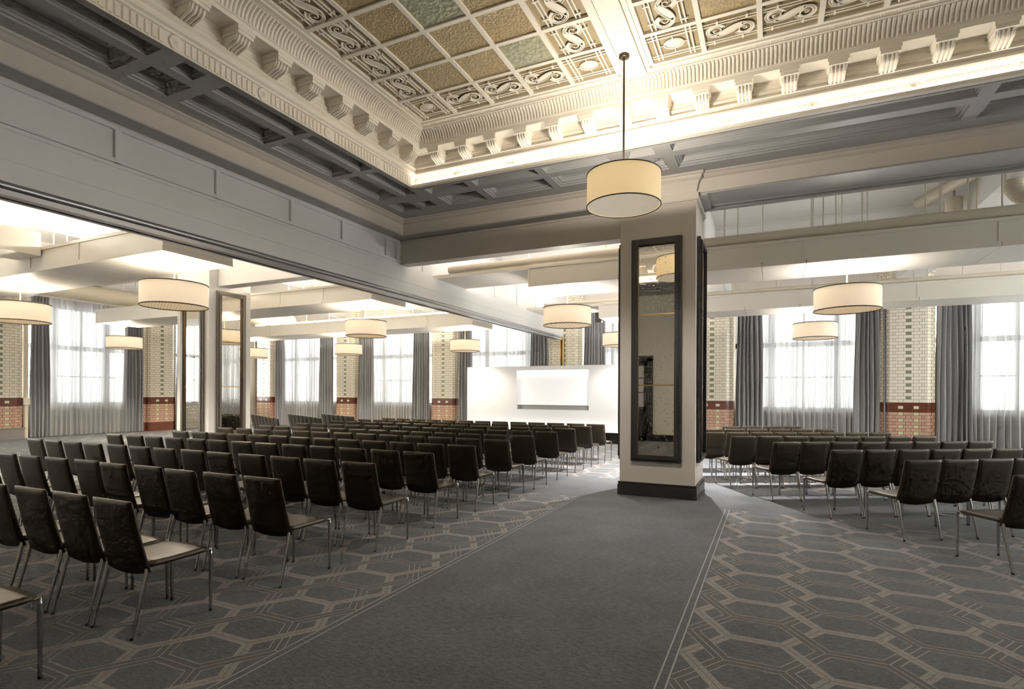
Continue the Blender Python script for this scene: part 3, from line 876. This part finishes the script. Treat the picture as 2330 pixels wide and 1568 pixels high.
raft(-20.5,-8.17,5.16,6.35,'nearest white ceiling raft in left bay, behind the header',[(-15.6,5.4),(-14.6,5.9),(-13.9,5.4),(-12.9,6.0),(-11.4,5.5),(-10.2,5.9),(-9.4,5.4),(-8.6,5.9)],seams=(-17.2,-14.6,-11.9,-10.4),neck=(-8.2,-7.5),up=(-15.5,-9.5,M['uplight']))
raft(-18.77,-8.12,9.82,11.1,'middle white ceiling raft in left bay, behind the white column',[(-17.6,10.3),(-16.4,10.8),(-15.2,10.2),(-14.2,10.8),(-11.3,10.4),(-11.0,10.6),(-10.2,10.2),(-9.1,10.7),(-8.7,10.5)],seams=(-16.2,-13.5,-11.0,-9.6),neck=(-8.2,-7.4),up=(-13.8,-9.2,M['uplight']))
raft(-19.6,-8.3,14.75,16.1,'far white ceiling raft in left bay, before the back windows',[(-17.5,15.2),(-16,15.6),(-14.5,15.2),(-13.2,15.6),(-12,15.2),(-11.2,15.7),(-10.1,15.3),(-9.0,15.6),(-8.8,15.2)],seams=(-17.0,-14.2,-11.6,-10.0),neck=(-8.4,-7.4),up=(-18.5,-9.5,M['uplight']))
# raft neck box in the near left (runs along y)
nk=MB(); nk.box(-12.25,-11.48,0,5.15,3.9,4.3); nko=nk.build('ceiling_raft',M['raft']); MB().box(-12.0,-11.9,.4,4.8,4.38,4.43).build('fluorescent_tube',M['uplight'],nko); tag(nko,'white boxed duct joining the nearest left-bay raft, at picture edge','ceiling raft','suspended ceiling rafts')  # the tube on top is added to brighten the raft faces
# round ducts
dd_=MB(); dd_.cyl((0,0,0),(0,8.6,0),.23,n=24); 
for k in range(43): dd_.cyl((0,.1+k*.2,0),(0,.106+k*.2,0),.2325,n=24,caps=False)
dd_.tube([(0,8.6,0),(.02,8.8,0),(.1,8.95,0),(.25,9.05,0),(.5,9.1,0)],.23,20)
dd_.cyl((.2,.3,.1),(.2,.3,.93),.008,n=5); dd_.cyl((0,3,.2),(0,3,.93),.008,n=5)
o=dd_.build('round_duct',M['pipe']); o.location=(-17.75,7.0,4.37); tag(o,'fat spiral air duct crossing left bay behind the white column','air duct')
d2=MB(); d2.tube([(0,0,.95),(0,0,.5),(0,-.0,.42),(.06,-.03,.3),(.25,-.12,.12),(.55,-.25,.0),(1.2,-.5,-.02)],.12,16)
d2.tube([(0,0,.86),(0,0,.87)],.128,16); d2.tube([(0,0,.45),(0,0,.46)],.128,16); d2.tube([(-.02,.03,.95),(-.25,.9,1.0),(-.7,2.3,1.02)],.10,14)
o=d2.build('duct_elbow',M['pipe']); o.location=(3.25,10.6,4.22); tag(o,'cream air duct with elbow above the raft at top right','air duct')
d3=MB(); d3.cyl((0,0,0),(0,0,.5),.13,n=18); d3.cyl((0,0,.5),(0,0,.53),.14,n=18); d3.cyl((0,0,.53),(.0,0,1.2),.02,n=6)
o=d3.build('duct_stub',M['pipe']); o.location=(2.95,12.3,4.55); tag(o,'short upright cream duct stub behind hanger rods, top right','air duct')
# small loudspeaker on the end of the far raft
sp=MB(); sp.box(-.09,.09,-.08,.08,-.14,.14); sp.box(-.02,.02,.08,.14,-.02,.02); o=sp.build('loudspeaker',M['charcoal']); o.location=(-4.47,15.3,3.72); tag(o,'small dark loudspeaker on the end of far raft beside a pendant','speaker')

# ------------------------------------------------------------------ pendants
def pendant(near):
    root=empty('pendant_lamp'); R=.415 if near else .485; h=.36
    s=MB(); s.lathe([(R,-h/2),(R,h/2),(R-.006,h/2),(R-.006,-h/2)],n=56)
    shd=s.build('shade',M['shade_near'] if near else M['shade'],root)
    for nm,z in (('top_rim',h/2),('bottom_rim',-h/2)):
        MB().tube([((R+.001)*cos(2*pi*k/56),(R+.001)*sin(2*pi*k/56),z) for k in range(56)],.007 if near else .010,6,closed=True).build(nm,M['rim'],shd)
    d=MB(); n=56
    d.lathe([(.001,-h/2+.006),(R-.01,-h/2+.004),(R-.01,-h/2+.012),(.001,-h/2+.014)],n=n,smooth=False)
    d.build('diffuser',M['diff_near'] if near else M['lattice'],root)
    L=5.43-3.88 if near else 3.652-3.12
    r=MB(); r.cyl((0,0,-.02),(0,0,L),.012 if near else .011,n=8)
    for a in (0,2*pi/3,4*pi/3): r.cyl((0,0,h/2-.01),((R-.006)*cos(a),(R-.006)*sin(a),h/2-.01),.005,n=5)
    r.build('rod',M['bronze_rod'] if near else M['palebrass'],root)
    MB().lathe([(.001,L+.0),(.055,L),(.06,L-.01),(.06,L-.028),(.05,L-.034),(.001,L-.036)],n=20).build('canopy',M['bronze_rod'] if near else M['palebrass'],root)
    MB().lathe([(.001,-.05),(.04,-.03),(.05,0),(.035,.04),(.02,.06),(.001,.065)],n=14).build('bulb',mat('lamp_bulb',(1,.95,.85),.4,emit=(1,.8,.5),estr=4.),root)
    return root
near=pendant(True); near.location=(-1.541,6.245,3.88); tag(near,'large plain cream drum pendant on long rod hanging before the beige column','pendant lamp')
pl=[(-8.8,5.76,'drum pendant with pierced base hanging before the white column, left bay','w'),
    (-13.6,5.76,'drum pendant cut by the left picture edge, upper left','w'),
    (-18.8,10.68,'small drum pendant before the left-wall window, left of white column','w'),
    (-9.02,10.71,'drum pendant at mid-left hanging just under the header line','w'),
    (-13.95,15.6,'small drum pendant before brick pilaster, below and left of a larger drum','w'),
    (-18.8,15.6,'small drum pendant half hidden by white column at its right edge','w'),
    (-9.2,15.85,'drum pendant hanging left above the white stage wall','w'),
    (-3.78,10.66,'drum pendant above the stage screen, right of the header','n'),
    (-4.0,15.8,'drum pendant half hidden by the left edge of beige column','n'),
    (1.12,10.54,'drum pendant largest in the right bay, under near raft','n'),
    (.97,15.47,'smaller drum pendant before right-hand windows, below a larger drum','n')]
pp=pendant(False)
def spot(name,loc,energy,col,angle,rot=(0,0,0),size=.1,blend=.3):
    l=bpy.data.lights.new(name,'SPOT'); l.energy=energy; l.color=col; l.spot_size=math.radians(angle); l.spot_blend=blend; l.shadow_soft_size=size
    o=bpy.data.objects.new(name,l); C.objects.link(o); o.location=loc; o.rotation_euler=rot
    return o
def pt(name,loc,energy,col,size):
    l=bpy.data.lights.new(name,'POINT'); l.energy=energy; l.color=col; l.shadow_soft_size=size
    o=bpy.data.objects.new(name,l); C.objects.link(o); o.location=loc
    return o
for i,(x,y,lab,k) in enumerate(pl):
    p=pp if i==0 else copy_tree(pp)
    p.location=(x,y,3.12); tag(p,lab,'pendant lamp','drum pendants under the rafts')
    wcol=(1,.90,.74) if k=='w' else (1,.95,.87)
    spot('pendant_downlight',(x,y,2.925),520 if x<-13 else (300 if k=='w' else 230),wcol,150,size=.25,blend=.6)
    spot('pendant_uplight',(x,y,3.30),60,wcol,170,rot=(pi,0,0),size=.12,blend=.3)
spot('near_pendant_downlight',(-1.541,6.245,3.68),130,(1,.95,.88),150,size=.2,blend=.6)
spot('near_pendant_uplight',(-1.541,6.245,4.10),70,(1,.91,.78),176,rot=(pi,0,0),size=.12,blend=.1)

# track spotlight hidden behind the aisle column, rakes the floor
ts=empty('track_spotlight',(-1.45,11.45,3.64)); tag(ts,'white spotlight under raft directly behind the beige column','spotlight')
MB().cyl((0,0,0),(0,0,-.1),.012,n=8).build('stem',M['rod'],ts)
can=MB(); can.cyl((0,0,-.12),(0,0,-.3),.05,n=16,caps=False); can.cyl((0,0,-.12),(0,0,-.1),.05,.02,n=16); can.build('spot_can',M['white'],ts)
spot('track_spot_lamp',(-1.45,11.45,3.3),1350,(1,.97,.94),128,size=.035,blend=.95)

# ------------------------------------------------------------------ stage wall
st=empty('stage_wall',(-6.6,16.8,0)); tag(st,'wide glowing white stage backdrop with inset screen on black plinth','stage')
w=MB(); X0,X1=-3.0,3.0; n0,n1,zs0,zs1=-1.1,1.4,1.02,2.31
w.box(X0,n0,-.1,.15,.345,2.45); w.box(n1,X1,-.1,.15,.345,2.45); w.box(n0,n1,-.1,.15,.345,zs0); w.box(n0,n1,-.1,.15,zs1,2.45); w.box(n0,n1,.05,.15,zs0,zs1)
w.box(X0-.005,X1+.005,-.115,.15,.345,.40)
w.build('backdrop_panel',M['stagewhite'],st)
MB().box(X0+.02,X1-.02,-.08,.14,0,.345).build('plinth',M['blackgloss'],st)
MB().box(n0+.01,n1-.01,-.02,.05,1.17,zs1-.01).build('screen',mat('screen_painted_glow',(.7,.7,.7),.4,emit=(1,1,1),estr=.22),st)  # emission in the screen surface stands in for light falling on it
MB().box(n0,n1,-.09,.05,zs0,zs0+.012).build('screen_ledge',M['stagegrey'],st)
MB().box(n0,n1,-.0,.05,zs0+.012,1.17).build('sill_shade_strip',M['stagegrey'],st)  # grey strip paints the shade seen on the niche sill
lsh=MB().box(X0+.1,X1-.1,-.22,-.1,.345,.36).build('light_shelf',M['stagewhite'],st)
MB().box(X0+.1,X1-.1,-.2,-.14,.362,.37).build('light_bar',M['led2'],lsh)
MB().box(n0+.03,n1-.03,-.06,-.04,zs1-.03,zs1-.02).build('screen_light',mat('screen_led',(1,1,1),.5,emit=(1,1,1),estr=9.),st)
# jamb of the folding partition on the back pilaster
jb=MB(); jb.box(-6.835,-6.81,18.52,18.6,0,3.62); jb.box(-6.74,-6.70,18.52,18.6,0,3.62)
pj=jb.build('partition_jamb',M['brass']); tag(pj,'golden jamb strips on the back pilaster above the stage wall','jamb')
MB().box(-6.81,-6.74,18.56,18.6,0,3.62).build('jamb_channel',M['blackgloss'],pj)

# ------------------------------------------------------------------ curtains
def drape(name,a,b_,at,axis,z0,z1,amp,wl,m,seed,flare=0.0,drop=0.0):
    rnd=random.Random(seed); mb=MB(); L=b_-a
    nf=max(2,int(round(L/wl))); per=10; nu=nf*per; nv=9
    am=[amp*rnd.uniform(.45,1.25) for _ in range(nf+1)]; ph=[rnd.uniform(-.25,.25) for _ in range(nf+1)]
    vs=[]
    for j in range(nv+1):
        t=j/nv; z=z1+(z0-z1)*t
        for i in range(nu+1):
            u=i/nu; k=min(nf-1,int(u*nf)); f=u*nf-k
            A=am[k]*(1-f)+am[k+1]*f; P=ph[k]*(1-f)+ph[k+1]*f
            s=a+L*u
            mid=(a+b_)/2; s=mid+(s-mid)*(1+flare*(t-.35)) + .012*sin(7*t+k)
            d=A*(.75+.35*t)*sin(2*pi*(u*nf+P))+ .3*A*sin(4*pi*u*nf+P*9)
            zz=z+(drop*sin(5*u*nf) if j==nv else 0)
            vs.append((s,at+d,zz) if axis=='x' else (at+d,s,zz))
    fs=[]
    for j in range(nv):
        for i in range(nu):
            q=j*(nu+1)+i; fs.append((q,q+1,q+nu+2,q+nu+1))
    mb.add(vs,fs,True)
    return mb.build(name,m)
YC=18.83; seed=100
def dark(a,b_,lab,axis='x',at=YC-.05):
    global seed; seed+=1
    o=drape('curtain',a,b_,at,axis,.015,4.75,.085,.115,M['curtain'],seed,flare=.16)
    tag(o,lab,'curtain','heavy grey curtains'); return o
def sheer(a,b_,lab,axis='x',at=YC+.05):
    global seed; seed+=1
    o=drape('sheer_curtain',a,b_,at,axis,.015,4.75,.07,.155,M['sheer'],seed)
    tag(o,lab,'sheer curtain','white sheer curtains'); return o
dark(-21.35,-20.72,'grey curtain right of corner pilaster, left side of first back-wall window')
sheer(-20.8,-18.35,'white sheer on the first back-wall window right of the white column')
dark(-18.42,-17.62,'grey curtain left of the brick pilaster that stands behind two pendants')
dark(-16.15,-15.45,'grey curtain right of the brick pilaster that stands behind two pendants')
sheer(-15.5,-13.2,'white sheer on the second back-wall window left of the stage')
dark(-13.3,-12.52,'grey curtain left of the brick pilaster nearest stage left')
dark(-11.2,-10.6,'grey curtain touching the left end of the white stage wall')
sheer(-10.7,-8.0,'white sheer rising behind stage wall, left of the header')
dark(-8.1,-7.4,'grey curtain behind stage wall just left of golden jamb')
dark(-6.02,-5.25,'grey curtain behind stage wall, right of golden jamb')
sheer(-5.3,-2.5,'white sheer behind pendant, left of the beige column')
dark(-.99,-.25,'grey curtain right of column, left side of the right-hand window')
sheer(-.33,2.28,'white sheer on the window behind the two right-bay pendants')
dark(2.2,2.92,'grey curtain left of the right-hand brick pilaster')
dark(4.12,4.92,'grey curtain right of the right-hand brick pilaster')
sheer(4.85,7.2,'white sheer curtain at the right picture edge')
XCu=XL+.2
dark(9.70,10.22,'grey curtain on left wall beside white downpipe','y',XCu+.05)
sheer(10.1,12.75,'white sheer on left wall between two grey curtains','y',XCu-.04)
dark(12.68,13.38,'grey curtain on left wall touching the brick pilaster','y',XCu+.05)
dark(14.62,15.3,'grey curtain on left wall peeping out left of white column','y',XCu+.05)
sheer(15.2,17.6,'white sheer on left wall hidden behind the white column','y',XCu-.04)
sheer(4.7,7.9,'white sheer on left wall outside the frame, reflected in the column mirror','y',XCu-.04)
# voile trailing between the two panes on left wall: inner beige drape
# downpipe beside the left pilaster
dp=MB(); dp.cyl((0,0,0),(0,0,5.25),.07,n=18); dp.box(-.1,.1,-.1,.1,1.1,1.33); o=dp.build('downpipe',M['pipe']); o.location=(XL+.2,9.6,0); tag(o,'white downpipe with square collar beside left-wall curtain','pipe')

# ------------------------------------------------------------------ chairs
def chair_proto():
    root=empty('chair')
    # backrest: rounded tapered leather panel, z .40 -> .86, leaning back to y=0
    b=MB(); NU,NV=8,10
    def back(u,v,side):
        t=v; z=.395+.465*t
        hw=.226+(.214-.226)*t
        if t>.93: hw-=.004*((t-.93)/.07)**2
        x=u*hw
        zlow=-.022*(1-abs(u)**2)*(1-t)**2*0-(.028*cos(u*pi/2)*max(0,1-t*5))
        yc=.105*(1-t)**1.15+.004 - .012*(1-u*u)*sin(pi*t)
        th=.021*(1-.25*t)
        e=min(1,(1-abs(u))/.10); th*= sqrt(max(0.12,1-(1-e)**2))
        if t>.95: th*=sqrt(max(.2,1-((t-.95)/.05)**2))
        return (x,yc+side*th,z+zlow)
    vs=[]; 
    for side in (-1,1):
        for j in range(NV+1):
            for i in range(NU+1):
                uu=-1+2*i/NU; uu=math.copysign(abs(uu)**.6,uu)
                vv=1-(1-j/NV)**1.9
                vs.append(back(uu,vv,side))
    W=NU+1; off=W*(NV+1); fs=[]
    for j in range(NV):
        for i in range(NU):
            q=j*W+i; fs.append((q,q+1,q+W+1,q+W)); fs.append((off+q,off+q+W,off+q+W+1,off+q+1))
    for j in range(NV):
        a=j*W; fs.append((a,a+W,off+a+W,off+a)); a=j*W+NU; fs.append((a+W,a,off+a,off+a+W))
    for i in range(NU):
        fs.append((i+1,i,off+i,off+i+1)); a=NV*W+i; fs.append((a,a+1,off+a+1,off+a))
    b.add(vs,fs,True); b.build('backrest',M['leather'],root)
    # seat
    s=MB(); vs=[]; NY=7; NX=8
    for side in (1,-1):
        for j in range(NY+1):
            y=.095+(.535-.095)*j/NY
            for i in range(NX+1):
                u=-1+2*i/NX; u=math.copysign(abs(u)**.7,u)
                hw=.219
                zt=.458+.010*(1-u*u) - .012*sin(pi*j/NY)*(1-.4*abs(u)) + (-.018*((j/NY-.86)/.14)**2 if j/NY>.86 else 0)
                zb=.405+.02*(abs(u)**3)
                if j==NY: zb+=.012
                vs.append((u*hw,y,zt if side>0 else zb))
    W=NX+1; off=W*(NY+1); fs=[]
    for j in range(NY):
        for i in range(NX):
            q=j*W+i; fs.append((q,q+1,q+W+1,q+W)); fs.append((off+q,off+q+W,off+q+W+1,off+q+1))
    for j in range(NY):
        a=j*W; fs.append((a,a+W,off+a+W,off+a)); a=j*W+NX; fs.append((a+W,a,off+a,off+a+W))
    for i in range(NX):
        fs.append((i+1,i,off+i,off+i+1)); a=NY*W+i; fs.append((a,a+1,off+a+1,off+a))
    s.add(vs,fs,True); s.build('seat',M['leather'],root)
    # four chrome legs with foot glides
    for sx in (-1,1):
        for pts,rad,fx_,fy_ in (([(sx*.208,.105,.43),(sx*.212,.075,.30),(sx*.213,.006,.012)],[.015,.014,.009],sx*.213,.006),
                       ([(sx*.211,.500,.43),(sx*.216,.530,.441),(sx*.217,.533,.40),(sx*.217,.533,.012)],[.008,.0125,.0145,.009],sx*.217,.533)):
            l=MB().tube(pts,rad,8).build('leg',M['chrome'],root)
            MB().cyl((fx_,fy_,0),(fx_,fy_,.016),.0108,n=8).build('foot_glide',M['black'],l)
    return root
ORD=['','first','second','third','fourth','fifth','sixth','seventh','eighth','ninth','tenth','eleventh','twelfth','thirteenth']
ch0=chair_proto(); used=[False]
def chair(x,y,rz,label,group):
    o=ch0 if not used[0] else copy_tree(ch0)
    used[0]=True
    o.location=(x,y,0); o.rotation_euler=(0,0,rz+random.uniform(-.012,.012))
    tag(o,label,'chair',group)
# left block: (Y, x of end chair's left top corner, x of far-left chair's corner, count)
rowsL=[(1.07,-3.99,-3.99,1),(2.09,-4.02,-5.50,4),(3.165,-3.94,-8.45,10),(4.275,-3.905,-9.93,13),(5.335,-3.93,-9.86,13),(6.31,-3.925,-9.66,13),(7.32,-3.92,-9.82,13),
       (8.20,-3.89,-9.765,13),(9.25,-3.885,-9.82,13),(10.28,-3.895,-9.735,13),(11.25,-3.865,-9.73,13),(12.06,-3.80,-9.58,13)]
for r,(y,xa,xb,n) in enumerate(rowsL):
    for k in range(n):
        x=(xa if n==1 else xa+(xb-xa)*k/(n-1))+.207
        rowname='row nearest the camera' if r==0 else ('front row by the stage' if r==11 else ORD[r+1]+' row from the camera')
        chair(x,y+(0 if k==0 else random.uniform(-.02,.02)),0,'leather chair, %s from the aisle, %s, left block'%(ORD[k+1],rowname),'chairs in the left block')
# right block, rotated towards the stage
rowsR=[((1.92,6.16),(1.92,6.16),1,1),((1.303,7.043),(2.43,7.83),4,1),((.70,7.90),(3.02,9.37),7,1),((.052,8.797),(2.69,10.384),8,1),((-.569,9.704),(2.169,11.2),8,1),
       ((-1.1,10.47),(1.661,11.964),8,1),((-1.22,11.44),(.818,12.62),6,2),((-.939,12.727),(.275,13.49),4,3)]
aR=math.radians(31.5)
for r,(p0,p1,n,st_) in enumerate(rowsR):
    for k in range(n):
        t=k/(n-1) if n>1 else 0
        x=p0[0]+(p1[0]-p0[0])*t; y=p0[1]+(p1[1]-p0[1])*t
        a=aR+random.uniform(-.02,.02)
        cx_=x+.19*cos(a); cy_=y+.19*sin(a)
        rowname='row nearest the camera' if r==0 else ('front row' if r==7 else ORD[r+1]+' row from the camera')
        first='from the aisle' if r<5 else 'from the beige column'
        chair(cx_,cy_,a,'leather chair, %s %s, %s, right block'%(ORD[k+1],first,rowname),'chairs in the right block')
# far left block, rotated the other way
rowsF=[((-14.47,11.95),(-11.957,10.543),8,'nearest row'),((-13.87,12.80),(-11.314,11.40),8,'middle row'),((-13.46,13.70),(-11.123,12.47),7,'front row')]
for (p0,p1,n,rn) in rowsF:
    for k in range(n):
        a=-math.radians(29); x=p1[0]-(n-1-k)*.446*cos(a); y=p1[1]-(n-1-k)*.446*sin(a)
        chair(x+.2*cos(a),y+.2*sin(a),a,'leather chair, %s from the left, %s of angled block by left windows'%(ORD[k+1],rn),'chairs in the far left block')

# white cable lying on the carpet at the right
cbm=MB(); pts=[]
for i in range(30):
    t=i/29; pts.append((.16*cos(5.5*t)+.14*t,.10*sin(5.5*t)-.1*t,.008+.004*sin(9*t)))
cbm.tube(pts,.007,6); cbm.box(.1,.16,-.13,-.09,0,.025)
o=cbm.build('cable',M['white']); o.location=(2.05,8.9,0); tag(o,'short white cable coiled on the carpet between right-block chairs','cable')

# ------------------------------------------------------------------ world, camera, view
wd=bpy.data.worlds.new('World'); sc.world=wd; wd.use_nodes=True
nt=wd.node_tree; nt.nodes['Background'].inputs[0].default_value=(1,.985,.965,1); nt.nodes['Background'].inputs[1].default_value=6.5

cam=bpy.data.cameras.new('Camera'); co_=bpy.data.objects.new('Camera',cam); C.objects.link(co_)
F=1252.; th=atan2(590.,1252.)
cam.sensor_fit='HORIZONTAL'; cam.sensor_width=36.; cam.lens=F/2330*36; cam.shift_x=0.; cam.shift_y=(895-784)/2330.
cam.clip_start=.05; cam.clip_end=200
co_.matrix_world=Matrix.Translation((0,0,1.55)) @ Matrix.Rotation(th,4,'Z') @ Matrix.Rotation(pi/2,4,'X') @ Matrix.Rotation(.0042,4,'Z')
sc.camera=co_
sc.view_settings.view_transform='Standard'; sc.view_settings.look='None'; sc.view_settings.gamma=1.; sc.view_settings.exposure=1.0; sc.view_settings.use_curve_mapping=False
cy=sc.cycles
cy.max_bounces=7; cy.diffuse_bounces=4; cy.glossy_bounces=4; cy.transmission_bounces=4; cy.transparent_max_bounces=12
cy.use_denoising=True; cy.use_adaptive_sampling=True; cy.adaptive_threshold=.04; cy.adaptive_min_samples=12; cy.sample_clamp_indirect=4.; cy.caustics_reflective=False; cy.caustics_refractive=False
